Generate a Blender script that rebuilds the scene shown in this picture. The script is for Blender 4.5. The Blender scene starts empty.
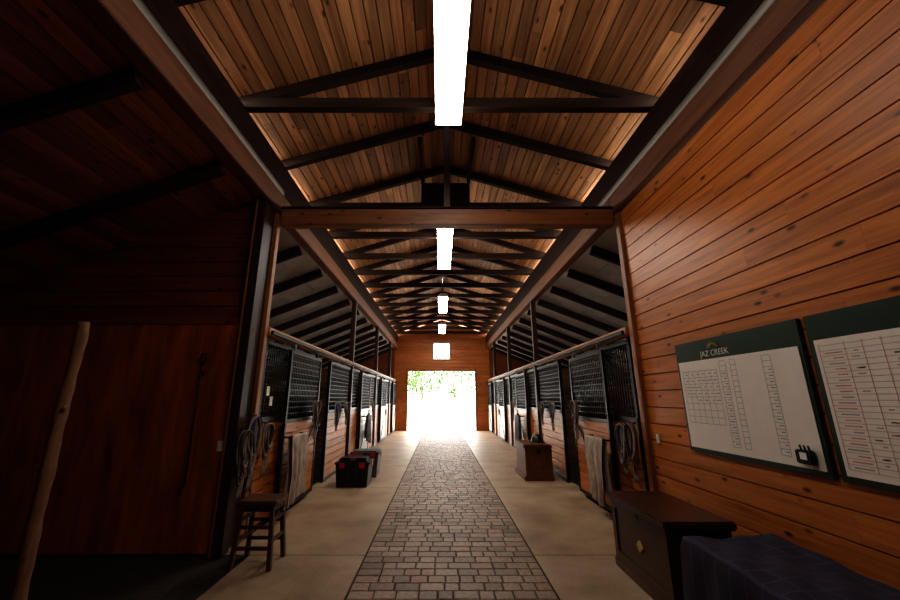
import bpy, bmesh, math, random
from mathutils import Vector, Matrix, noise
R = random.Random(7)
XL, XR = -2.42, 2.42
YE, YF = 20.0, -2.5
S = bpy.context.scene

# ---------------------------------------------------------------- materials
def newmat(name):
    m = bpy.data.materials.new(name); m.use_nodes = True
    nt = m.node_tree; b = nt.nodes['Principled BSDF']
    return m, nt, b
def ramp(nt, stops):
    r = nt.nodes.new('ShaderNodeValToRGB')
    el = r.color_ramp.elements
    while len(el) < len(stops): el.new(0.5)
    for e, (p, c) in zip(el, stops):
        e.position = p; e.color = (*c, 1)
    return r
def wood(name, c1, c2, axis='Y', rough=0.5, knots=True, var=0.5, fine=9.0, spec=0.5, kd=0.3):
    m, nt, b = newmat(name); N = nt.nodes.new; L = nt.links.new
    tc = N('ShaderNodeTexCoord'); geo = N('ShaderNodeNewGeometry')
    mul = N('ShaderNodeVectorMath'); mul.operation = 'SCALE'; mul.inputs[0].default_value = (31, 17, 23)
    L(geo.outputs['Random Per Island'], mul.inputs['Scale'])
    add = N('ShaderNodeVectorMath'); add.operation = 'ADD'
    L(tc.outputs['Object'], add.inputs[0]); L(mul.outputs[0], add.inputs[1])
    def mp(a, o):
        q = N('ShaderNodeMapping'); L(add.outputs[0], q.inputs[0])
        q.inputs['Scale'].default_value = tuple(a if k == axis else o for k in 'XYZ'); return q
    m1 = mp(0.5, fine); n1 = N('ShaderNodeTexNoise'); n1.inputs['Scale'].default_value = 2.2
    n1.inputs['Detail'].default_value = 8; n1.inputs['Roughness'].default_value = 0.62; n1.inputs['Distortion'].default_value = 0.6
    L(m1.outputs[0], n1.inputs[0])
    r1 = ramp(nt, [(0.3, c1), (0.7, c2)]); L(n1.outputs['Fac'], r1.inputs[0])
    col = r1.outputs[0]
    if knots:
        m2 = mp(3.4, 7.5); v = N('ShaderNodeTexVoronoi'); v.inputs['Scale'].default_value = 1.0
        L(m2.outputs[0], v.inputs['Vector'])
        r2 = ramp(nt, [(0.07, (kd*.5, kd*.35, kd*.3)), (0.17, (1, 1, 1))]); L(v.outputs['Distance'], r2.inputs[0])
        mx = N('ShaderNodeMix'); mx.data_type = 'RGBA'; mx.blend_type = 'MULTIPLY'; mx.inputs[0].default_value = 1
        L(col, mx.inputs[6]); L(r2.outputs[0], mx.inputs[7]); col = mx.outputs[2]
    hsv = N('ShaderNodeHueSaturation')
    mr = N('ShaderNodeMapRange'); mr.inputs['To Min'].default_value = 1-var*.6; mr.inputs['To Max'].default_value = 1+var*.6
    L(geo.outputs['Random Per Island'], mr.inputs[0]); L(mr.outputs[0], hsv.inputs['Value']); L(col, hsv.inputs['Color'])
    L(hsv.outputs[0], b.inputs['Base Color'])
    b.inputs['Roughness'].default_value = rough
    b.inputs['Specular IOR Level'].default_value = spec
    bp = N('ShaderNodeBump'); bp.inputs['Strength'].default_value = 0.25; bp.inputs['Distance'].default_value = 0.01
    L(n1.outputs['Fac'], bp.inputs['Height']); L(bp.outputs[0], b.inputs['Normal'])
    return m
def plain(name, c, rough=0.5, metal=0.0, var=0.15, scale=12, bump=0.0, emit=0, spec=0.5):
    m, nt, b = newmat(name); N = nt.nodes.new; L = nt.links.new
    tc = N('ShaderNodeTexCoord'); n = N('ShaderNodeTexNoise'); n.inputs['Scale'].default_value = scale; n.inputs['Detail'].default_value = 6
    L(tc.outputs['Object'], n.inputs[0])
    r = ramp(nt, [(0.3, tuple(k*(1-var) for k in c)), (0.7, tuple(min(1, k*(1+var)) for k in c))])
    L(n.outputs['Fac'], r.inputs[0]); L(r.outputs[0], b.inputs['Base Color'])
    b.inputs['Roughness'].default_value = rough; b.inputs['Metallic'].default_value = metal
    b.inputs['Specular IOR Level'].default_value = spec
    if bump:
        bp = N('ShaderNodeBump'); bp.inputs['Strength'].default_value = bump; bp.inputs['Distance'].default_value = 0.01
        L(n.outputs['Fac'], bp.inputs['Height']); L(bp.outputs[0], b.inputs['Normal'])
    if emit:
        b.inputs['Emission Color'].default_value = (*c, 1); b.inputs['Emission Strength'].default_value = emit
    return m

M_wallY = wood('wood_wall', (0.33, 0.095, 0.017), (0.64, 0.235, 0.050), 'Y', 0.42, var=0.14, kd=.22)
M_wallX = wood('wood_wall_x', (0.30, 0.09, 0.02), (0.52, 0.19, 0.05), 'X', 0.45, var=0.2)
M_dwallX = wood('wood_wall_dark', (0.11, 0.025, 0.009), (0.22, 0.058, 0.018), 'X', 0.5, var=0.3)  # vignette darkness of the left cross wall put into the board colour
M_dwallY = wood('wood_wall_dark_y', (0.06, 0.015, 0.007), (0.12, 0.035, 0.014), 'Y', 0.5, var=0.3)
M_ply = wood('plywood_red', (0.15, 0.038, 0.012), (0.48, 0.135, 0.04), 'Z', 0.32, knots=False, var=0.12, fine=3.0)
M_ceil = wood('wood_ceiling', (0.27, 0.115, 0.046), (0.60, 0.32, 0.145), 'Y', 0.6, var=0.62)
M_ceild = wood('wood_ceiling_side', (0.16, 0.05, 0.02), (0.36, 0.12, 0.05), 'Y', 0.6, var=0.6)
M_beamY = wood('beam_wood_y', (0.11, 0.043, 0.018), (0.23, 0.098, 0.043), 'Y', 0.55, knots=False, var=0.2)
M_beamX = wood('beam_wood_x', (0.15, 0.055, 0.02), (0.32, 0.13, 0.048), 'X', 0.5, knots=True, var=0.2)
M_truss = wood('truss_dark', (0.020, 0.011, 0.008), (0.052, 0.027, 0.017), 'X', 0.7, knots=False, var=0.3, spec=.2)
M_trussY = wood('truss_dark_y', (0.020, 0.011, 0.008), (0.052, 0.027, 0.017), 'Y', 0.7, knots=False, var=0.3, spec=.2)
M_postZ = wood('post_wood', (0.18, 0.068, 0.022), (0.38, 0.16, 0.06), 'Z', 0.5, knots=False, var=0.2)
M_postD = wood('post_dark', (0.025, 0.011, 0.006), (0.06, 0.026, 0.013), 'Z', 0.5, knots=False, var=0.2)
M_stallw = wood('stall_board', (0.30, 0.10, 0.026), (0.54, 0.22, 0.068), 'Y', 0.45, var=0.35)
M_stalld = wood('stall_partition', (0.06, 0.025, 0.012), (0.13, 0.055, 0.025), 'X', 0.6, var=0.35)
M_metal = plain('dark_metal', (0.010, 0.009, 0.009), 0.42, 0.3)
M_black = plain('black_plastic', (0.010, 0.010, 0.011), 0.4)
M_greyp = plain('grey_plastic', (0.10, 0.10, 0.105), 0.35)
M_red = plain('red_plastic', (0.45, 0.02, 0.02), 0.4)
M_white = plain('white_painted', (0.75, 0.73, 0.70), 0.4, var=0.03)
M_panelg = plain('stall_panel_light', (0.50, 0.47, 0.43), 0.4, var=0.08)
M_shed = plain('shed_roof_panel', (0.50, 0.46, 0.42), 0.7, var=0.15, scale=3)
M_board = plain('whiteboard_face', (0.82, 0.75, 0.67), 0.3, var=0.02)
M_green = plain('green_banner', (0.012, 0.032, 0.017), 0.45)
M_gold = plain('gold_print', (0.55, 0.42, 0.12), 0.5)
M_text = plain('cream_print', (0.7, 0.68, 0.55), 0.5)
M_line = plain('grey_marker', (0.36, 0.34, 0.34), 0.6)
M_line2 = plain('dark_marker', (0.18, 0.18, 0.21), 0.6)
M_lineo = plain('orange_marker', (0.58, 0.30, 0.21), 0.6)
M_chest = wood('chest_wood', (0.035, 0.012, 0.006), (0.095, 0.034, 0.015), 'Y', 0.3, knots=False, var=0.15)
M_chest2 = wood('trunk_wood', (0.10, 0.036, 0.016), (0.20, 0.078, 0.034), 'Y', 0.4, knots=False, var=0.2)
M_tan = plain('horse_blanket_cloth', (0.42, 0.34, 0.28), 0.9, var=0.3, scale=6, bump=0.4)
M_plaid = plain('stable_rug_grey', (0.20, 0.20, 0.24), 0.9, var=0.3, scale=6, bump=0.4)
M_blue = plain('halter_nylon_blue', (0.06, 0.08, 0.16), 0.7)
M_strap = plain('leather_strap', (0.06, 0.035, 0.025), 0.5)
M_rope = plain('rope_grey', (0.30, 0.25, 0.22), 0.9)
M_rust = plain('rusty_iron', (0.05, 0.018, 0.008), 0.7, 0.3)
M_bark = wood('driftwood', (0.15, 0.078, 0.04), (0.38, 0.22, 0.12), 'Z', 0.8, knots=True, var=0.1, fine=6)
M_stool = wood('stool_wood', (0.055, 0.023, 0.011), (0.13, 0.056, 0.026), 'Z', 0.4, knots=False, var=0.3)
M_dirt = plain('dark_dirt', (0.03, 0.02, 0.014), 0.95, var=0.4, scale=20, bump=0.5)
M_sand = plain('joint_sand', (0.035, 0.024, 0.018), 0.95, var=0.3, scale=30)
M_gravel = plain('gravel_yard', (0.62, 0.60, 0.55), 0.9, var=0.1, scale=8)
M_leaf = plain('tree_leaves', (0.060, 0.105, 0.032), 0.9, var=0.5, scale=1.5, spec=.1)
M_trunk = plain('tree_bark', (0.2, 0.18, 0.15), 0.9, var=0.4)
M_lamp1 = plain('lamp_diffuser_dim', (1.0, 0.94, 0.86), 0.5, var=0.0, emit=18)  # first fixture set weaker so brightness falls off toward the near corners
M_lamp2 = plain('lamp_diffuser_bright', (1.0, 0.94, 0.86), 0.5, var=0.0, emit=42)
M_lamp = plain('lamp_diffuser', (1.0, 0.94, 0.86), 0.5, var=0.0, emit=34)
M_slotdim = bpy.data.materials.new('slot_dimmer'); M_slotdim.use_nodes = True  # translucent filler, toned to dim the sky seen through the eave slot
nt = M_slotdim.node_tree; nt.nodes.remove(nt.nodes['Principled BSDF'])
tb = nt.nodes.new('ShaderNodeBsdfTranslucent'); nz = nt.nodes.new('ShaderNodeTexNoise'); nz.inputs['Scale'].default_value = 4
rf = ramp(nt, [(.3, (.10, .093, .085)), (.7, (.19, .175, .16))]); nt.links.new(nz.outputs[0], rf.inputs[0]); nt.links.new(rf.outputs[0], tb.inputs[0])
nt.links.new(tb.outputs[0], nt.nodes['Material Output'].inputs[0])

# quilt
M_quilt, nt, b = newmat('navy_quilt')
tc = nt.nodes.new('ShaderNodeTexCoord'); br = nt.nodes.new('ShaderNodeTexBrick')
mpq = nt.nodes.new('ShaderNodeMapping')
nt.links.new(tc.outputs['Object'], mpq.inputs[0]); nt.links.new(mpq.outputs[0], br.inputs[0])
br.offset = 0; br.inputs['Scale'].default_value = 1; br.inputs['Brick Width'].default_value = .12; br.inputs['Row Height'].default_value = .12
br.inputs['Mortar Size'].default_value = .006; br.inputs['Color1'].default_value = (.020, .016, .036, 1); br.inputs['Color2'].default_value = (.027, .021, .045, 1)
br.inputs['Mortar'].default_value = (.045, .04, .08, 1)
nt.links.new(br.outputs[0], b.inputs['Base Color']); b.inputs['Roughness'].default_value = .85

# concrete
M_conc, nt, b = newmat('concrete'); N = nt.nodes.new; L = nt.links.new
tc = N('ShaderNodeTexCoord'); n = N('ShaderNodeTexNoise'); n.inputs['Scale'].default_value = 1.3; n.inputs['Detail'].default_value = 10; n.inputs['Roughness'].default_value = .65
n2 = N('ShaderNodeTexNoise'); n2.inputs['Scale'].default_value = 60; n2.inputs['Detail'].default_value = 4
L(tc.outputs['Object'], n.inputs[0]); L(tc.outputs['Object'], n2.inputs[0])
r1 = ramp(nt, [(.3, (.22, .14, .08)), (.5, (.35, .25, .157)), (.72, (.46, .35, .24))]); L(n.outputs[0], r1.inputs[0])
r2 = ramp(nt, [(.3, (.72, .72, .72)), (.6, (1, 1, 1))]); L(n2.outputs[0], r2.inputs[0])
mx = N('ShaderNodeMix'); mx.data_type = 'RGBA'; mx.blend_type = 'MULTIPLY'; mx.inputs[0].default_value = 1
L(r1.outputs[0], mx.inputs[6]); L(r2.outputs[0], mx.inputs[7]); L(mx.outputs[2], b.inputs['Base Color'])
rr = N('ShaderNodeMapRange'); rr.inputs['To Min'].default_value = .35; rr.inputs['To Max'].default_value = .65
L(n.outputs[0], rr.inputs[0]); L(rr.outputs[0], b.inputs['Roughness'])
# pavers
M_pave, nt, b = newmat('cobble_paver'); N = nt.nodes.new; L = nt.links.new
tc = N('ShaderNodeTexCoord'); geo = N('ShaderNodeNewGeometry')
rp = ramp(nt, [(0, (.17, .115, .082)), (.35, (.26, .18, .13)), (.7, (.33, .235, .172)), (1, (.28, .17, .11))]); L(geo.outputs['Random Per Island'], rp.inputs[0])
n = N('ShaderNodeTexNoise'); n.inputs['Scale'].default_value = 25; n.inputs['Detail'].default_value = 6; L(tc.outputs['Object'], n.inputs[0])
r2 = ramp(nt, [(.3, (.65, .65, .65)), (.7, (1.08, 1.08, 1.08))]); L(n.outputs[0], r2.inputs[0])
mx = N('ShaderNodeMix'); mx.data_type = 'RGBA'; mx.blend_type = 'MULTIPLY'; mx.inputs[0].default_value = 1
L(rp.outputs[0], mx.inputs[6]); L(r2.outputs[0], mx.inputs[7]); L(mx.outputs[2], b.inputs['Base Color'])
b.inputs['Roughness'].default_value = .6
bp = N('ShaderNodeBump'); bp.inputs['Strength'].default_value = .4; bp.inputs['Distance'].default_value = .008; L(n.outputs[0], bp.inputs['Height']); L(bp.outputs[0], b.inputs['Normal'])

# ---------------------------------------------------------------- mesh builder
class MB:
    def __init__(s): s.v = []; s.f = []; s.m = []; s.mats = []; s.sm = []
    def mi(s, mat):
        if mat not in s.mats: s.mats.append(mat)
        return s.mats.index(mat)
    def add(s, vs, fs, mat, smooth=False):
        o = len(s.v); k = s.mi(mat); s.v += [tuple(v) for v in vs]
        for f in fs: s.f.append([o+i for i in f]); s.m.append(k); s.sm.append(smooth)
    def corners(s, c, mat):
        s.add(c, [(0,3,2,1),(4,5,6,7),(0,1,5,4),(1,2,6,5),(2,3,7,6),(3,0,4,7)], mat)
    def box(s, x0, x1, y0, y1, z0, z1, mat):
        x0, x1 = sorted((x0, x1)); y0, y1 = sorted((y0, y1)); z0, z1 = sorted((z0, z1))
        s.corners([(x0,y0,z0),(x1,y0,z0),(x1,y1,z0),(x0,y1,z0),(x0,y0,z1),(x1,y0,z1),(x1,y1,z1),(x0,y1,z1)], mat)
    def fbox(s, x0, x1, y0, y1, z0, z1, mat, c=.008):   # chamfered box
        x0, x1 = sorted((x0, x1)); y0, y1 = sorted((y0, y1)); z0, z1 = sorted((z0, z1))
        bm = bmesh.new(); r = bmesh.ops.create_cube(bm, size=1)
        for v in bm.verts:
            v.co = Vector((x0 if v.co.x < 0 else x1, y0 if v.co.y < 0 else y1, z0 if v.co.z < 0 else z1))
        bmesh.ops.bevel(bm, geom=bm.edges[:], offset=c, segments=2, affect='EDGES')
        bm.verts.index_update()
        s.add([v.co for v in bm.verts], [[v.index for v in f.verts] for f in bm.faces], mat); bm.free()
    def beam(s, p0, p1, w, h, mat, up=(0,0,1)):
        p0, p1 = Vector(p0), Vector(p1); d = (p1-p0).normalized(); u = Vector(up)
        sd = d.cross(u).normalized()*(w/2); u2 = sd.cross(d).normalized()*(h/2)
        s.corners([p0-sd-u2, p0+sd-u2, p1+sd-u2, p1-sd-u2, p0-sd+u2, p0+sd+u2, p1+sd+u2, p1-sd+u2], mat)
    def tube(s, pts, r, mat, seg=8, closed=False):
        pts = [Vector(p) for p in pts]; n = len(pts); rs = r if isinstance(r, (list, tuple)) else [r]*n
        vs = []; prev = None
        for i, p in enumerate(pts):
            a = pts[(i-1) % n] if (closed or i > 0) else p; c = pts[(i+1) % n] if (closed or i < n-1) else p
            d = (c-a).normalized()
            if prev is None:
                ref = Vector((0,0,1)) if abs(d.z) < .9 else Vector((1,0,0)); x = d.cross(ref).normalized()
            else: x = (prev - d*prev.dot(d)).normalized()
            prev = x; y = d.cross(x)
            for k in range(seg):
                t = 2*math.pi*k/seg; vs.append(p + (x*math.cos(t)+y*math.sin(t))*rs[i])
        fs = []
        for i in range(n if closed else n-1):
            j = (i+1) % n
            for k in range(seg):
                k2 = (k+1) % seg; fs.append((i*seg+k, i*seg+k2, j*seg+k2, j*seg+k))
        if not closed: fs.append(tuple(range(seg-1, -1, -1))); fs.append(tuple((n-1)*seg+k for k in range(seg)))
        s.add(vs, fs, mat, True)
    def grid(s, fn, nu, nv, mat):
        vs = [fn(i/nu, j/nv) for i in range(nu+1) for j in range(nv+1)]
        fs = [(i*(nv+1)+j, (i+1)*(nv+1)+j, (i+1)*(nv+1)+j+1, i*(nv+1)+j+1) for i in range(nu) for j in range(nv)]
        s.add(vs, fs, mat, True)
    def done(s, name, origin=None, solid=0):
        me = bpy.data.meshes.new(name); o = Vector(origin) if origin else Vector((0,0,0))
        me.from_pydata([Vector(v)-o for v in s.v], [], s.f)
        for m in s.mats: me.materials.append(m)
        me.polygons.foreach_set('material_index', s.m); me.polygons.foreach_set('use_smooth', s.sm); me.update()
        ob = bpy.data.objects.new(name, me); ob.location = o; S.collection.objects.link(ob)
        return ob

def boards(mb, O, U, V, Nn, lu, lv, w, mat, gap=.004, t=.02, back=None, joints=3.6):
    """boards run along U, stack along V, face Nn."""
    O, U, V, Nn = map(Vector, (O, U, V, Nn)); k = max(1, round(lv/w)); w = lv/k
    for i in range(k):
        cuts = [0.0]; p = R.uniform(.8, joints)
        while p < lu-.5: cuts.append(p); p += R.uniform(joints*.6, joints*1.2)
        cuts.append(lu)
        for a, b2 in zip(cuts, cuts[1:]):
            a2 = a+.0005; b3 = b2-.0005; v0 = i*w+gap/2; v1 = (i+1)*w-gap/2
            c = []
            for n_, e in ((-t, 0), (0, .004)):
                for uu, vv in ((a2, v0+e), (b3, v0+e), (b3, v1-e), (a2, v1-e)):
                    c.append(O+U*uu+V*vv+Nn*n_)
            mb.corners(c, mat)
    if back:
        c = []
        for n_ in (-t-.03, -t):
            for uu, vv in ((0, 0), (lu, 0), (lu, lv), (0, lv)): c.append(O+U*uu+V*vv+Nn*n_)
        mb.corners(c, back)

# ---------------------------------------------------------------- floor
g = MB(); g.box(-60, 60, -30, 90, -.4, -.13, M_gravel); g.done('ground')
f = MB(); f.box(-6.3, 6.3, YF, YE+.1, -.12, -.014, M_dirt)
f.box(-.89, .89, YF, YE+.1, -.0139, -.008, M_sand)
js = [YF, -1.6, 1.45, 4.5, 7.55, 10.6, 13.65, 16.7, YE+.1]
for a, b2 in zip(js, js[1:]):
    f.box(-2.1 if a < 4.4 else -2.5, -.89, a+.006, b2-.006, -.013, 0, M_conc)
    f.box(.89, 2.5, a+.006, b2-.006, -.013, 0, M_conc)
for sx in (-1, 1):
    f.box(sx*2.5, sx*6.3, 4.6, YE, -.013, -.004, M_dirt)
f.box(-6.3, -2.1, YF, 4.5, -.013, -.005, M_dirt)
f.done('floor')
p = MB(); y = YF
while y < YE+.05:
    d = .142
    xs = [-.88]
    while True:
        w = R.choice((.13, .16, .19, .22, .22))
        if xs[-1]+w > .88-.10: xs.append(.88); break
        xs.append(xs[-1]+w)
    for a, b2 in zip(xs, xs[1:]):
        gp = .0035; j = R.uniform(-.0015, .0015); zt = R.uniform(-.002, .001); c = .007
        x0, x1, y0, y1 = a+gp+j, b2-gp+j, y+gp, y+d-gp
        lo = [(x0,y0,-.013),(x1,y0,-.013),(x1,y1,-.013),(x0,y1,-.013)]
        mi = [(x0,y0,zt-c),(x1,y0,zt-c),(x1,y1,zt-c),(x0,y1,zt-c)]; mi=[(q[0],q[1],max(q[2],-.0125)) for q in mi]
        to = [(x0+c,y0+c,zt),(x1-c,y0+c,zt),(x1-c,y1-c,zt),(x0+c,y1-c,zt)]
        vs = lo+mi+to; fs = []
        for q in (0, 4):
            for k in range(4): fs.append((q+k, q+(k+1)%4, q+4+(k+1)%4, q+4+k))
        fs.append((8,9,10,11)); p.add(vs, fs, M_pave)
    y += d
p.done('paver_walkway')

# ---------------------------------------------------------------- walls
w = MB(); boards(w, (XR, YF, 0), (0,1,0), (0,0,1), (-1,0,0), 4.75-YF, 4.12, .187, M_wallY, back=M_truss); w.done('wall_right')
w = MB(); w.fbox(XR-.045, XR+.06, 4.75, 4.86, 0, 4.12, M_postZ); w.done('trim_1')
w = MB(); w.box(XR+.07, 6.2, 4.66, 4.72, 0, 2.62, M_stalld)
vs = []
for yy in (4.66, 4.72): vs += [(XR+.07, yy, 2.62), (6.2, yy, 2.62), (XR+.07, yy, 4.14)]
w.add(vs, [(0,1,2),(5,4,3),(0,3,4,1),(1,4,5,2),(2,5,3,0)], M_stalld); w.done('wall_right_cross')
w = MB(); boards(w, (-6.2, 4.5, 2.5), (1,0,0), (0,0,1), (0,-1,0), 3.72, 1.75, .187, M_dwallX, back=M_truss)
w.done('wall_left_cross')
w = MB()
for i in range(3): w.box(-6.14+i*1.235, -6.14+(i+1)*1.235-.008, 4.44, 4.5, .03, 2.46, M_ply)
w.box(-6.2, XL-.02, 4.43, 4.5, 2.46, 2.53, M_dwallX)
w.box(-6.2, -2.45, 4.5, 4.55, 0, 2.5, M_truss)
w.done('wall_left_plywood')
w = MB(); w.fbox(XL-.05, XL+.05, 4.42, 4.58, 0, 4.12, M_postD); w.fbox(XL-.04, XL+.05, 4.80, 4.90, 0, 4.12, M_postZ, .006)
w.box(XL-.04, XL+.0, 4.58, 4.80, 0, 4.12, M_postD)
w.fbox(XL-.075, XL-.055, 4.405, 4.43, 0, 4.12, M_postZ, .004)
w.done('trim_2')
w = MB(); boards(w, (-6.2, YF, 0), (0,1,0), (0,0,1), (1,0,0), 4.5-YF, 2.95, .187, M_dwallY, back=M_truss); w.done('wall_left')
# front wall behind camera with unseen doors added to keep daylight out
w = MB()
for x0, x1 in ((-6.2, -1.8), (1.8, 2.5)): boards(w, (x0, YF, 0), (1,0,0), (0,0,1), (0,1,0), x1-x0, 3.0, .187, M_dwallX, back=M_truss)
boards(w, (-2.5, YF, 3.0), (1,0,0), (0,0,1), (0,1,0), 5.0, 2.5, .187, M_dwallX, back=M_truss)
w.box(-6.2, -2.5, YF-.05, YF, 3.0, 4.3, M_dwallX)
w.done('wall_front')
w = MB()
for x0, x1 in ((-1.79, -.01), (.01, 1.79)):
    boards(w, (x0, YF-.01, .02), (0,0,1), (1,0,0), (0,1,0), 2.96, x1-x0, .15, M_ply, back=M_truss)
    w.beam((x0+.06, YF+.005, .1), (x1-.06, YF+.005, 2.9), .02, .12, M_dwallX, (0,1,0))
w.done('front_door_blocker')
# far end wall: door opening 3.5 x 3 + window
w = MB()
dl, dr, dh = -1.77, 1.72, 2.96
boards(w, (-2.5, YE, 0), (1,0,0), (0,0,1), (0,-1,0), dl+2.5, dh, .187, M_wallX, back=M_truss)
boards(w, (dr, YE, 0), (1,0,0), (0,0,1), (0,-1,0), 2.5-dr, dh, .187, M_wallX, back=M_truss)
boards(w, (-2.5, YE, dh), (1,0,0), (0,0,1), (0,-1,0), 5.0, .6, .187, M_wallX, back=M_truss)
boards(w, (-2.5, YE, 3.56), (1,0,0), (0,0,1), (0,-1,0), 2.03, .9, .187, M_wallX, back=M_truss)
boards(w, (.43, YE, 3.56), (1,0,0), (0,0,1), (0,-1,0), 2.07, .9, .187, M_wallX, back=M_truss)
boards(w, (-2.5, YE, 4.46), (1,0,0), (0,0,1), (0,-1,0), 5.0, .45, .187, M_wallX, back=M_truss)
c = []
for yy in (YE, YE+.05): c.append([(-2.5,yy,4.91),(2.5,yy,4.91),(0,yy,5.7)])
w.add(c[0]+c[1], [(0,1,2),(5,4,3),(0,3,4,1),(1,4,5,2),(2,5,3,0)], M_wallX)
for sx in (-1, 1): w.box(sx*2.5, sx*6.25, YE, YE+.05, 0, 2.7, M_dwallX)
for sx in (-1, 1):
    vs = []
    for yy in (YE, YE+.05): vs += [(sx*2.5, yy, 2.7), (sx*6.25, yy, 2.7), (sx*2.5, yy, 4.25)]
    w.add(vs, [(0,1,2),(5,4,3),(0,3,4,1),(1,4,5,2),(2,5,3,0)], M_dwallX)
w.done('wall_end')
w = MB()
w.box(dl-.08, dl, YE-.05, YE+.08, 0, dh+.1, M_beamX); w.box(dr, dr+.08, YE-.05, YE+.08, 0, dh+.1, M_beamX); w.box(dl, dr, YE-.05, YE+.08, dh, dh+.1, M_beamX)
w.done('door_frame')
w = MB()
for a in ((-.47,-.41,3.56,4.46),(.37,.43,3.56,4.46),(-.41,.37,3.56,3.62),(-.41,.37,4.40,4.46)): w.box(a[0],a[1],YE-.04,YE+.06,a[2],a[3],M_white)
w.done('window_1')
# outer side walls with stall windows
for sx in (-1, 1):
    w = MB(); X0, X1 = sx*6.2, sx*6.26
    w.box(X0, X1, 4.6, YE, 0, 1.3, M_stalld); w.box(X0, X1, 4.6, YE, 2.1, 2.75, M_stalld)
    for y0, y1 in ((4.6, 7.4), (8.5, 10.6), (11.6, 14.3), (15.2, 17.8), (18.6, 20)): w.box(X0, X1, y0, y1, 1.3, 2.1, M_stalld)
    w.done('wall_outer_left' if sx < 0 else 'wall_outer_right')

# ---------------------------------------------------------------- roof
EZ, RZ = 4.93, 5.75
sl = (RZ-EZ)/2.6; cl = MB()
x_e = 2.52; ez = EZ+(2.6-x_e)*sl
ln = math.hypot(x_e, RZ-ez)
for sx in (-1, 1):
    U = Vector((0,1,0)); V = Vector((-sx*x_e, 0, RZ-ez)).normalized(); Nn = Vector((-sx*sl, 0, -1)).normalized()
    boards(cl, (sx*x_e, YF-.1, ez), U, V, Nn, YE-YF+.6, ln, .135, M_ceil, gap=.005, back=M_truss, joints=4.5)
cl.done('ceiling')
SS = .40
def shedz(ax): return 4.22 - (ax-2.4)*SS
cl = MB()
V = Vector((1, 0, SS)).normalized(); Nn = Vector((SS, 0, -1)).normalized()
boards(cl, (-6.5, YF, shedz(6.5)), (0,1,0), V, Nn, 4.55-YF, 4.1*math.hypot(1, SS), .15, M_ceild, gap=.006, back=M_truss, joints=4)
cl.done('ceiling_side_bay')
for sx in (-1, 1):
    cl = MB(); y0 = 4.56 if sx < 0 else 4.7
    V = Vector((-sx, 0, SS)).normalized(); Nn = Vector((-sx*SS, 0, -1)).normalized()
    boards(cl, (sx*6.5, y0, shedz(6.5)), (0,1,0), V, Nn, YE+.5-y0, 4.1*math.hypot(1, SS), .6, M_shed, gap=.004, back=M_shed, joints=4)
    cl.done('ceiling_stalls')
for sx in (-1, 1):
    bmx = MB()
    for a, b2 in zip((YF, 4.87, 12.0), (4.87, 12.0, YE)):
        bmx.fbox(sx*(2.42-.08), sx*(2.42+.08), a+.002, b2, 4.13, 4.41, M_beamY)
    bmx.done('eave_beam')
    bmx = MB(); bmx.box(sx*2.36, sx*2.44, YF, YE, 4.53, 4.86, M_trussY)
    ys_ = 4.9 if sx < 0 else 5.6
    bmx.box(sx*2.36, sx*2.44, ys_, YE, 4.41, 4.53, M_trussY)
    bmx.done('roof_plate')
    bmx = MB(); bmx.box(sx*2.365, sx*2.375, YF, ys_, 4.41, 4.53, M_slotdim); bmx.done('slot_dimmer_left' if sx < 0 else 'slot_dimmer_right')  # strip added in the open eave slot to dim the sky behind
ty = [3.66+1.205*k for k in range(-5, 14)]
for i, y in enumerate(ty):
    t = MB()
    for sx in (-1, 1):
        t.beam((sx*2.48, y, EZ-.02), (0, y, EZ-.02+2.5*sl+.0), .085, .14, M_truss)
    if y > 3.5 and abs(y-4.865) > .1:
        t.box(-2.48, 2.48, y-.045, y+.045, 4.84, 4.97, M_truss)
    t.done('roof_truss')
for sx in (-1, 1):
    for y in ty:
        if y > YE-.3 or (sx > 0 and y < 4.8): continue
        t = MB(); t.beam((sx*2.52, y, shedz(2.5)-.10), (sx*6.12, y, shedz(6.12)-.10), .07, .16, M_truss); t.done('side_rafter')
t = MB(); t.fbox(-2.34, 2.34, 4.80, 4.94, 3.94, 4.19, M_beamX, .01); t.box(-2.33, 2.33, 4.78, 4.96, 4.192, 4.215, M_truss); t.done('cross_beam')
t = MB(); t.fbox(-.045, .045, 4.82, 4.91, 4.216, 5.62, M_postD, .005); t.done('king_post')
t = MB()
for sx in (-1, 1): t.box(sx*.41-.03, sx*.41+.03, 4.91, 6.03, 5.34, 5.46, M_trussY)
t.box(-.44, .44, 6.12, 6.17, 4.98, 5.42, M_trussY)
for k in range(4): t.box(-.40, .40, 6.03+.0, 6.115, 5.06+k*.09, 5.08+k*.09, M_truss)
t.done('ridge_vent')
for sx in (-1, 1):
    for y in (9.9, 13.7, 17.4):
        t = MB(); t.fbox(sx*2.36, sx*2.48, y-.06, y+.06, 2.521, 4.13, M_postD); t.done('aisle_post')

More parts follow.
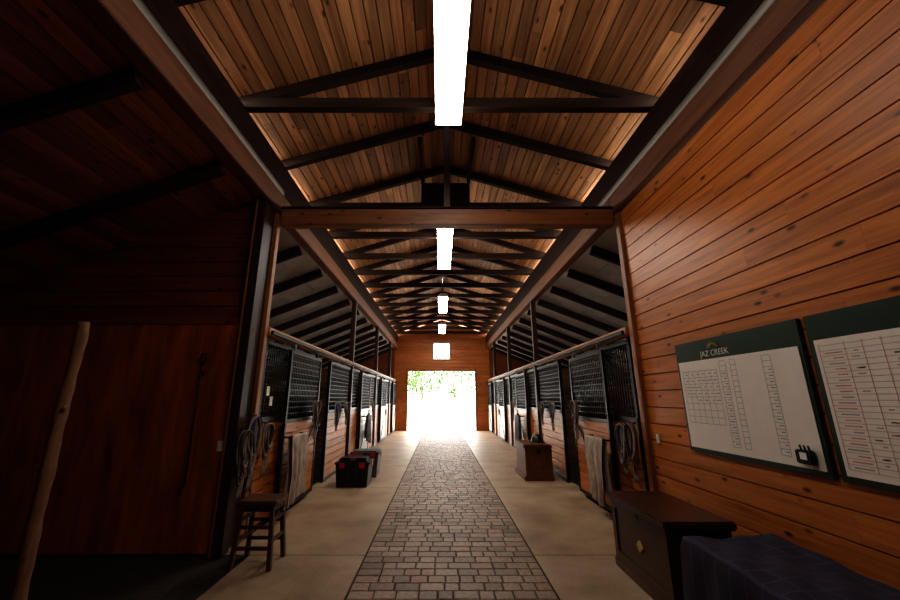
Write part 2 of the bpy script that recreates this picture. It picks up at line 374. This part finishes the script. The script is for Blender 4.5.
# ---------------------------------------------------------------- light fixtures
for y0 in (1.45, 6.55, 11.5, 16.2):
    t = MB(); y1 = y0+2.3; zz = 4.74; ML = M_lamp1 if y0 < 2 else (M_lamp2 if y0 < 7 else M_lamp)
    pr = [(-.15, 0), (-.15, .03), (-.12, .06), (.12, .06), (.15, .03), (.15, 0), (.13, -.025), (-.13, -.025)]
    vs = [(x, y0, zz+z) for x, z in pr]+[(x, y1, zz+z) for x, z in pr]; n = len(pr)
    for k in range(n):
        t.add([vs[k], vs[(k+1) % n], vs[n+(k+1) % n], vs[n+k]], [(0, 1, 2, 3)], M_white if k in (1, 2, 3) else ML)
    t.box(-.10, .10, y0-.01, y1+.01, zz+.06, zz+.085, M_white)
    for yy in (y0-.012, y1): t.box(-.155, .155, yy, yy+.012, zz-.03, zz+.06, M_white)
    for yy in (y0+.3, y1-.3): t.box(-.012, .012, yy, yy+.02, zz+.085, 5.66, M_metal)
    t.done('fluorescent_light')

# ---------------------------------------------------------------- stall fronts
def grille(mb, sx, x, y0, y1, z0, z1):
    y = y0+.05
    while y < y1-.02:
        mb.tube([(x, y, z0), (x, y, z1)], .011, M_metal, 6); y += .07
    z = z0+.08
    while z < z1:
        mb.box(x-.006, x+.006, y0, y1, z-.008, z+.008, M_metal); z += .085
def fixed(mb, sx, y0, y1, low=M_stallw):
    x = sx*2.42
    boards(mb, (x-sx*.01, y0, .04), (0,1,0), (0,0,1), (-sx,0,0), y1-y0, 1.26, .14, low, t=.03, joints=9)
    for a in (y0, y1-.05): mb.box(x-sx*.03, x+sx*.03, a, a+.05, 0, 2.36, M_metal)
    for z in (0, 1.30, 2.30): mb.box(x-sx*.03, x+sx*.03, y0, y1, z, z+.06, M_metal)
    grille(mb, sx, x, y0+.05, y1-.05, 1.36, 2.30)
def sdoor(sx, y0, y1, low=M_stallw):
    mb = MB(); x = sx*2.33
    for a in (y0, y1-.05): mb.box(x-.022, x+.022, a, a+.05, .06, 2.30, M_metal)
    for z in (.06, 1.25, 2.25): mb.box(x-.022, x+.022, y0+.05, y1-.05, z, z+.05, M_metal)
    boards(mb, (x-sx*.012, y0+.05, .11), (0,1,0), (0,0,1), (-sx,0,0), y1-y0-.1, 1.14, .14, low, t=.022, joints=9)
    grille(mb, sx, x, y0+.05, y1-.05, 1.30, 2.25)
    mb.beam((x-sx*.028, y0+.05, .12), (x-sx*.028, y1-.05, 1.24), .012, .04, M_metal)
    for a in (y0+.15, y1-.2):
        mb.box(x-.006, x+.006, a, a+.05, 2.30, 2.42, M_metal)
    mb.box(x-sx*.022, x-sx*.06, y1-.14, y1-.11, .95, 1.15, M_metal)
    mb.done('stall_door')
hp = [(4.93, 6.95), (7.98, 9.83), (9.97, 10.95), (12.2, 13.63), (13.77, 14.7), (15.95, 17.33), (17.47, 18.3), (19.4, 19.95)]
for sx in (-1, 1):
    for i, (a, b2) in enumerate(hp):
        mb = MB(); fixed(mb, sx, a, b2); mb.done('stall_front_panel')
    mb = MB()
    for a, b2 in ((4.93, 9.83), (9.97, 13.63), (13.77, 17.33), (17.47, 19.96)):
        mb.fbox(sx*2.37, sx*2.47, a, b2, 2.40, 2.52, M_stallw, .006)
    mb.box(sx*2.31, sx*2.345, 4.93, 19.96, 2.42, 2.47, M_metal)
    mb.done('stall_header')
    for y in (9.9, 13.7, 17.4):
        mb = MB(); mb.fbox(sx*2.36, sx*2.49, y-.065, y+.065, 0, 2.52, M_postD, .008); mb.done('stall_post')
    for y in (9.9, 13.7, 17.4, 19.9):
        mb = MB(); boards(mb, (min(sx*2.52, sx*6.18), y, .05), (1,0,0), (0,0,1), (0,-1,0), 3.66, 2.3, .15, M_stalld, back=M_stalld); mb.done('stall_partition')
    sdoor(sx, 5.62, 7.08)
    sdoor(sx, 10.9, 12.25, M_panelg if sx < 0 else M_stallw)
    sdoor(sx, 14.65, 16.0, M_panelg)
    sdoor(sx, 18.25, 19.45, M_panelg)

def blanket(sx, yc, w, ztop, drop, seed, mat=M_tan):
    mb = MB(); xb = sx*2.17
    mb.tube([(sx*2.30, yc-w/2-.06, ztop-.005), (xb, yc-w/2-.06, ztop-.005), (xb, yc+w/2+.06, ztop-.005), (sx*2.30, yc+w/2+.06, ztop-.005)], .012, M_metal)
    tot = drop*2+.06
    def fn(u, v):
        s = u*tot - drop
        if abs(s) < .03: off = s; z = ztop+.014
        else: off = .03*(1 if s > 0 else -1); z = ztop+.014-(abs(s)-.03)
        d = (ztop-z)/drop
        wob = .028*d*math.sin(v*19+seed)+.015*d*math.sin(v*41+seed*2)
        yy = yc+(v-.5)*w*(1-.12*d+.05*math.sin(d*5+seed)) + .02*math.sin(z*9+seed)
        zz = z - .05*d*math.sin(v*3+seed) if s > 0 else z+.06*d
        return (xb - sx*(off+ (wob if s > 0 else -abs(wob))*1), yy, zz)
    mb.grid(fn, 40, 40, mat); return mb.done('horse_blanket')
blanket(1, 5.85, .62, 1.04, .82, 1.0)
blanket(-1, 5.85, .62, 1.08, .86, 2.3)
blanket(1, 11.5, .6, 1.1, .75, 3.1, M_plaid)
blanket(-1, 11.4, .6, 1.1, .7, 4.3, M_plaid)

def halter(x, y, z, ln, sx, seed, mat=M_strap, sc=1.0, rope=M_rope):
    mb = MB(); q = random.Random(seed)
    mb.tube([(x+sx*.0, y, z+.02), (x-sx*.05, y, z), (x-sx*.07, y, z+.03)], .007, M_metal, 6)
    for k in range(6):
        wd = q.uniform(.05, .13)*sc; l = ln*q.uniform(.55, 1); ph = q.uniform(-.5, .5); pts = []
        for i in range(28):
            t = 2*math.pi*i/28
            pts.append((x-sx*(.05+.03*k*.4+.02*math.sin(2*t+ph)), y+wd*math.sin(t)*(1-.4*math.cos(t)) + ph*.05*(1-math.cos(t)), z-l/2+l/2*math.cos(t)))
        mb.tube(pts, .009 if k % 2 else .013, mat if k % 2 else rope, 6, True)
    for k in range(3):
        pts = [(x-sx*(.06+.01*k), y+(k-1)*.03+.02*math.sin(i*.8+k), z-.02-i*ln*1.2/12) for i in range(13)]
        mb.tube(pts, .010, rope, 6)
    mb.tube([(x-sx*.06+.03*math.cos(2*math.pi*i/12), y, z-ln*.6+.03*math.sin(2*math.pi*i/12)) for i in range(12)], .005, M_metal, 5, True)
    mb.done('halter')
halter(XR-.05, 4.98, 1.28, .55, 1, 3)
halter(XL+.05, 4.50, 1.24, .58, -1, 5, sc=1.2)
halter(XL+.05, 4.70, 1.38, .66, -1, 8, mat=M_blue, sc=1.2)
halter(XL+.04, 5.08, 1.28, .50, -1, 21)
halter(XR-.04, 5.25, 1.26, .5, 1, 22, mat=M_blue)
for sx in (-1, 1):
    halter(sx*2.38, 9.25, 1.5, .4, sx, 11+sx, sc=1.2)
    halter(sx*2.30, 6.75, 1.55, .5, sx, 31+sx, sc=1.2)
    halter(sx*2.35, 8.3, 1.5, .45, sx, 41+sx, mat=M_blue)
    halter(sx*2.38, 12.9, 1.5, .5, sx, 51+sx, sc=1.3)
mb = MB()
for yy, z in ((5.1, 1.75), (5.22, 1.62)):
    mb.box(-2.375, -2.37, yy-.04, yy+.04, z-.12, z, M_text); mb.tube([(-2.372, yy, z), (-2.38, yy, z+.12)], .003, M_metal, 5)
mb.done('stall_name_tag')

# ---------------------------------------------------------------- whiteboards
def tex(txt, size, loc, mat, par, name):
    cu = bpy.data.curves.new(name, 'FONT'); cu.body = txt; cu.size = size; cu.extrude = .001; cu.align_x = 'CENTER'
    o = bpy.data.objects.new(name, cu); o.data.materials.append(mat); S.collection.objects.link(o)
    o.rotation_euler = (math.pi/2, 0, -math.pi/2); o.location = loc; o.parent = par
xw = XR-.001
mb = MB(); y0, y1, z0, z1 = 2.57, 3.98, 1.10, 2.14
mb.fbox(xw-.03, xw, y0, y1, z0, z1, M_green, .006)
mb.box(xw-.034, xw-.0305, y0+.035, y1-.035, z0+.04, z1-.19, M_board)
xs = xw-.0345
def ln_(a, b2, c, d, mat, th=.004):
    if abs(c-d) < 1e-6: mb.box(xs-.0006, xs, a, b2, c-th/2, c+th/2, mat)
    else: mb.box(xs-.0006, xs, a-th/2, a+th/2, c, d, mat)
zt = z1-.21
for k in range(9): ln_(3.42, 3.90, zt-.08-k*.06, zt-.08-k*.06, M_line)
for k in range(7): ln_(3.42+k*.08, 0, zt-.56, zt-.08, M_line)
for (a, b2) in ((3.30, 3.38), (3.19, 3.25), (2.84, 2.92)):
    ln_(a, 0, z0+.10, zt-.02, M_line); ln_(b2, 0, z0+.10, zt-.02, M_line)
    z = z0+.10
    while z < zt: ln_(a, b2, z, z, M_line); z += .045
q = random.Random(4)
for k in range(28):
    r_, c_ = divmod(k, 6)
    a = 3.43+c_*.08; ln_(a, a+q.uniform(.02, .06), zt-.11-r_*.06, zt-.11-r_*.06, M_line2, .006)
for k in range(14):
    ln_(3.31, 3.31+q.uniform(.02, .06), z0+.125+k*.045, z0+.125+k*.045, M_line2, .006)
    ln_(2.85, 2.85+q.uniform(.02, .05), z0+.125+k*.045, z0+.125+k*.045, M_line2, .006)
mb.fbox(xw-.075, xw-.035, y0+.08, y0+.20, z0+.07, z0+.16, M_black); mb.box(xw-.078, xw-.0755, y0+.11, y0+.16, z0+.10, z0+.145, M_white)
for k in range(3): mb.tube([(xw-.055, y0+.10+k*.03, z0+.15), (xw-.055, y0+.11+k*.03, z0+.19)], .006, M_metal, 6)
wb = mb.done('whiteboard')
tex('JAZ CREEK', .075, (xw-.0315, 3.42, z1-.163), M_text, wb, 'banner_text')
mb = MB()
for k in range(9):
    a = math.pi*k/8; mb.beam((xw-.0325, 3.42+.035*math.cos(a), z1-.085+.02*math.sin(a)), (xw-.0325, 3.42+.075*math.cos(a), z1-.085+.045*math.sin(a)), .004, .008, M_gold, (1,0,0))
o = mb.done('banner_emblem'); o.parent = wb
mb = MB(); y0, y1 = 1.05, 2.53
mb.fbox(xw-.03, xw, y0, y1, z0, z1, M_green, .006)
mb.box(xw-.034, xw-.0305, y0+.035, y1-.045, z0+.04, z1-.17, M_board)
z = z0+.08
while z < z1-.20: ln_(y0+.06, y1-.07, z, z, M_lineo, .003); z += .034
yy = y1-.07
for k, dy in enumerate((0, .16, .10, .10, .10, .10, .10, .10, .10, .10, .10)):
    yy -= dy; ln_(yy, 0, z0+.08, z1-.20, M_lineo, .004)
for k in range(120):
    a = y1-.32-.1*q.randrange(0, 9)+q.uniform(0, .03); z = z0+.097+.034*q.randrange(0, 21); ln_(a, a+q.uniform(.02, .045), z, z, q.choice((M_lineo, M_lineo, M_line)), .007)
for k in range(21):
    z = z0+.097+.034*k; ln_(y1-.21, y1-.21+q.uniform(.06, .12), z, z, M_lineo if k % 3 else M_line, .008)
mb.done('schedule_board')

# ---------------------------------------------------------------- near chest (right)
mb = MB(); x0, x1, y0, y1 = 1.65, 2.20, 3.27, 4.28
mb.fbox(x0+.02, x1-.02, y0+.02, y1-.02, .05, .60, M_chest, .008)
mb.fbox(x0, x1, y0, y1, .0, .08, M_chest, .008)
mb.fbox(x0-.015, x1+.01, y0-.015, y1+.015, .60, .665, M_chest, .015)
for a in (y0+.02, y1-.09): mb.box(x0+.008, x0+.02, a, a+.07, .08, .60, M_chest)
for a in (.08, .53): mb.box(x0+.008, x0+.02, y0+.09, y1-.09, a, a+.07, M_chest)
mb.box(x0+.02, x0+.005, 3.72, 3.78, .55, .60, M_metal)
c = (x0+.006, 3.75, .33); e = .05
mb.add([(c[0],c[1]-e,c[2]),(c[0],c[1],c[2]+e),(c[0],c[1]+e,c[2]),(c[0],c[1],c[2]-e),(c[0]+.016,c[1]-e,c[2]),(c[0]+.016,c[1],c[2]+e),(c[0]+.016,c[1]+e,c[2]),(c[0]+.016,c[1],c[2]-e)], [(0,1,2,3),(0,4,5,1),(1,5,6,2),(2,6,7,3),(3,7,4,0)], M_gold)
for a in (y0+.02, y1-.02):
    sg = -1 if a < 3.5 else 1
    mb.tube([(1.8, a, .38), (1.8, a+sg*.03, .36), (2.0, a+sg*.03, .36), (2.0, a, .38)], .008, M_metal)
mb.done('tack_chest')
mb = MB(); x0, x1, y0, y1, h = 1.68, 2.34, 1.75, 3.10, .60
mb.fbox(x0+.05, x1-.04, y0+.05, y1-.05, 0, h-.02, M_chest, .01)
def qf(u, v):
    W, D, dr_ = x1-x0, y1-y0, .45
    su = -dr_*1.0+u*(W+dr_); sv = -dr_+v*(D+2*dr_)
    dx = max(0, -su); dy = max(0, -sv, sv-D)
    xx = x0+max(0, su); yy = y0+min(max(0, sv), D)
    d = max(dx, dy)
    z = h + .014*math.sin(xx*9+yy*4) + .006*math.sin(xx*23-yy*17) - d
    rr_ = min(1, d/.06); z += .02*(1-rr_)
    if dx > 0: xx -= .015*rr_ + .03*(dx/dr_)*(.6+.6*math.sin(yy*17))
    if dy > 0:
        sg = -1 if sv < 0 else 1; yy += sg*(.015*rr_+.03*(dy/dr_)*(.6+.6*math.sin(xx*19)))
    return (xx, yy, max(.03, z))
mb.grid(qf, 60, 90, M_quilt)
mb.done('blanket_covered_chest')
mb = MB(); x0, x1, y0, y1 = 1.62, 2.18, 8.15, 9.1
mb.fbox(x0-.03, x1, y0-.03, y1+.03, 0, .09, M_chest2, .01)
mb.fbox(x0+.01, x1-.01, y0+.01, y1-.01, .09, .60, M_chest2, .008)
mb.fbox(x0-.02, x1, y0-.02, y1+.02, .60, .68, M_chest2, .02)
for a in (x0+.01, x1-.08): mb.box(a, a+.07, y0, y0+.01, .09, .60, M_chest2)
for a in (.09, .53): mb.box(x0+.08, x1-.08, y0, y0+.01, a, a+.07, M_chest2)
mb.box(1.87, 1.93, y0-.01, y0, .50, .60, M_metal)
mb.done('wooden_trunk')
mb = MB()
def hel(u, v):
    a = 2*math.pi*u; e = math.pi/2*v; r = .13*math.cos(e)
    return (2.0+r*math.cos(a), 8.6+r*1.2*math.sin(a), .69+.16*math.sin(e))
mb.grid(hel, 20, 8, M_black); mb.tube([(2.0+.14*math.cos(t/16*2*math.pi), 8.6+.165*math.sin(t/16*2*math.pi), .695) for t in range(16)], .012, M_black, 6, True)
mb.done('riding_helmet')

# ---------------------------------------------------------------- totes
def tote(x0, y0, w, d, h, z=0, nm='storage_tote', bm_=M_black):
    mb = MB(); t = .03
    lo = [(x0+t,y0+t,z),(x0+w-t,y0+t,z),(x0+w-t,y0+d-t,z),(x0+t,y0+d-t,z)]
    hi = [(x0,y0,z+h),(x0+w,y0,z+h),(x0+w,y0+d,z+h),(x0,y0+d,z+h)]
    mb.corners(lo+hi, bm_)
    for k in range(1, 4):
        xx = x0+w*k/4; mb.box(xx-.012, xx+.012, y0-.004, y0+.03, z+.05, z+h-.02, bm_)
    mb.fbox(x0-.02, x0+w+.02, y0-.02, y0+d+.02, z+h, z+h+.035, bm_, .01)
    mb.fbox(x0+.04, x0+w-.04, y0+.04, y0+d-.04, z+h+.035, z+h+.055, bm_, .008)
    for k in (.12, .72): mb.box(x0+w*k, x0+w*(k+.16), y0-.03, y0-.02, z+h-.06, z+h+.03, M_red)
    for yy in (y0+d*.35, ): mb.box(x0+w+.02, x0+w+.03, yy, yy+d*.3, z+h-.06, z+h+.03, M_red)
    mb.done(nm)
tote(-2.05, 7.55, .62, .48, .40)
tote(-1.98, 8.45, .58, .50, .46, bm_=M_greyp)
mb = MB(); mb.fbox(-2.0, -1.5, 7.62, 7.98, .456, .50, M_black, .01); mb.box(-1.8, -1.7, 7.60, 7.619, .462, .49, M_red)
mb.tube([(-1.9, 7.8, .50), (-1.88, 7.8, .54), (-1.62, 7.8, .54), (-1.6, 7.8, .50)], .010, M_red); mb.done('grooming_box')

# ---------------------------------------------------------------- stool
mb = MB(); cx, cy, sh = -1.93, 4.30, .60
mb.fbox(cx-.20, cx+.20, cy-.17, cy+.17, sh-.045, sh, M_stool, .012)
mb.box(cx-.165, cx+.165, cy-.14, cy+.14, sh-.10, sh-.046, M_stool)
for ax in (-1, 1):
    for ay in (-1, 1):
        mb.beam((cx+ax*.19, cy+ay*.17, 0), (cx+ax*.145, cy+ay*.12, sh-.045), .04, .04, M_stool, (0,1,0))
for z in (.18, .36):
    f2 = .185-.045*z/sh; g2 = .165-.05*z/sh
    for ay in (-1, 1): mb.beam((cx-f2, cy+ay*g2, z), (cx+f2, cy+ay*g2, z), .025, .03, M_stool)
    for ax in (-1, 1): mb.beam((cx+ax*f2, cy-g2, z+.06), (cx+ax*f2, cy+g2, z+.06), .025, .03, M_stool)
mb.done('wooden_stool')

# ---------------------------------------------------------------- driftwood post, hook pole, switches
mb = MB(); pts = []; rs = []
for i in range(45):
    z = i/44*2.2; pts.append((-3.0+.008*math.sin(z*2.1)+.004*math.sin(z*7), 3.0+.01*math.cos(z*3), z)); rs.append(.046-.006*z/2.2+.003*math.sin(z*13)+.0025*math.sin(z*31))
mb.tube(pts, rs, M_bark, 14)
mb.tube([(-2.98, 2.98, 1.5), (-2.94, 2.95, 1.54)], [.02, .012], M_bark, 8)
mb.done('driftwood_post')
mb = MB(); x = -2.86; yy = 4.40
mb.tube([(x, yy, 1.98), (x+.01, yy, .70)], .011, M_rust, 8)
mb.tube([(x, yy, 1.98), (x-.03, yy, 2.03), (x-.02, yy, 2.10), (x+.03, yy, 2.10), (x+.04, yy, 2.03), (x, yy, 1.97)], .013, M_rust, 8)
mb.tube([(x+.01, yy, .70), (x-.03, yy, .64), (x-.01, yy, .60)], .01, M_rust, 8)
mb.box(x-.02, x+.02, yy+.011, 4.439, 1.85, 1.9, M_rust); mb.done('hook_pole')
mb = MB(); mb.fbox(-2.57, -2.51, 4.425, 4.439, 1.03, 1.14, M_text, .004); mb.box(-2.545, -2.535, 4.418, 4.425, 1.07, 1.10, M_text); mb.done('light_switch')
mb = MB(); mb.fbox(XR-.02, XR-.000, 4.54, 4.60, 1.10, 1.20, M_text, .004); mb.box(XR-.026, XR-.02, 4.565, 4.575, 1.135, 1.165, M_text); mb.done('light_switch')

# ---------------------------------------------------------------- outside trees
def tree(x, y, h, r, seed):
    q = random.Random(seed); mb = MB()
    mb.tube([(x, y, -.13), (x+.1, y, h*.3), (x-.1, y, h*.6), (x, y, h*.85)], [.2, .16, .1, .04], M_trunk, 8)
    for k in range(6):
        a = q.uniform(0, 6.3); zz = h*q.uniform(.3, .65); mb.tube([(x, y, zz), (x+math.cos(a)*r*.6, y+math.sin(a)*r*.6, zz+h*.15)], [.07, .02], M_trunk, 6)
    vs = []; fs = []
    for k in range(1700):
        while True:
            v = Vector((q.uniform(-1,1), q.uniform(-1,1), q.uniform(-1,1)))
            if .3 < v.length < 1: break
        c = Vector((x+v.x*r, y+v.y*r, h*.62+v.z*h*.42)); s2 = .15
        a = Vector((q.gauss(0,1), q.gauss(0,1), q.gauss(0,1))).normalized(); b3 = a.orthogonal().normalized()
        o = len(vs); vs += [c+a*s2, c+b3*s2*.6, c-a*s2, c-b3*s2*.6]; fs.append((o, o+1, o+2, o+3))
    mb.add(vs, fs, M_leaf); mb.done('tree')
for i, (x, y, h, r) in enumerate([(-4.6, 38, 7, 3.0), (-2.2, 44, 6.0, 2.6), (1.8, 52, 6, 2.6), (4.9, 42, 7, 2.8), (-9, 44, 8, 3), (9, 45, 7, 3)]): tree(x, y, h, r, i)

# ---------------------------------------------------------------- light
wd = bpy.data.worlds.new('sky'); S.world = wd; wd.use_nodes = True
bg = wd.node_tree.nodes['Background']; bg.inputs[0].default_value = (1, .985, .96, 1); bg.inputs[1].default_value = 12.0

S.view_settings.view_transform = 'Standard'
S.view_settings.exposure = -.1
try: S.view_settings.look = 'High Contrast'
except Exception as e: print('look', e)
cam = bpy.data.cameras.new('camera'); cam.lens = 15; cam.sensor_width = 36; cam.shift_x = 10/900; cam.clip_start = .05
co = bpy.data.objects.new('camera', cam); co.location = (-.1, 0, 1.6); co.rotation_euler = (math.radians(90+14.65), 0, 0)
S.collection.objects.link(co); S.camera = co
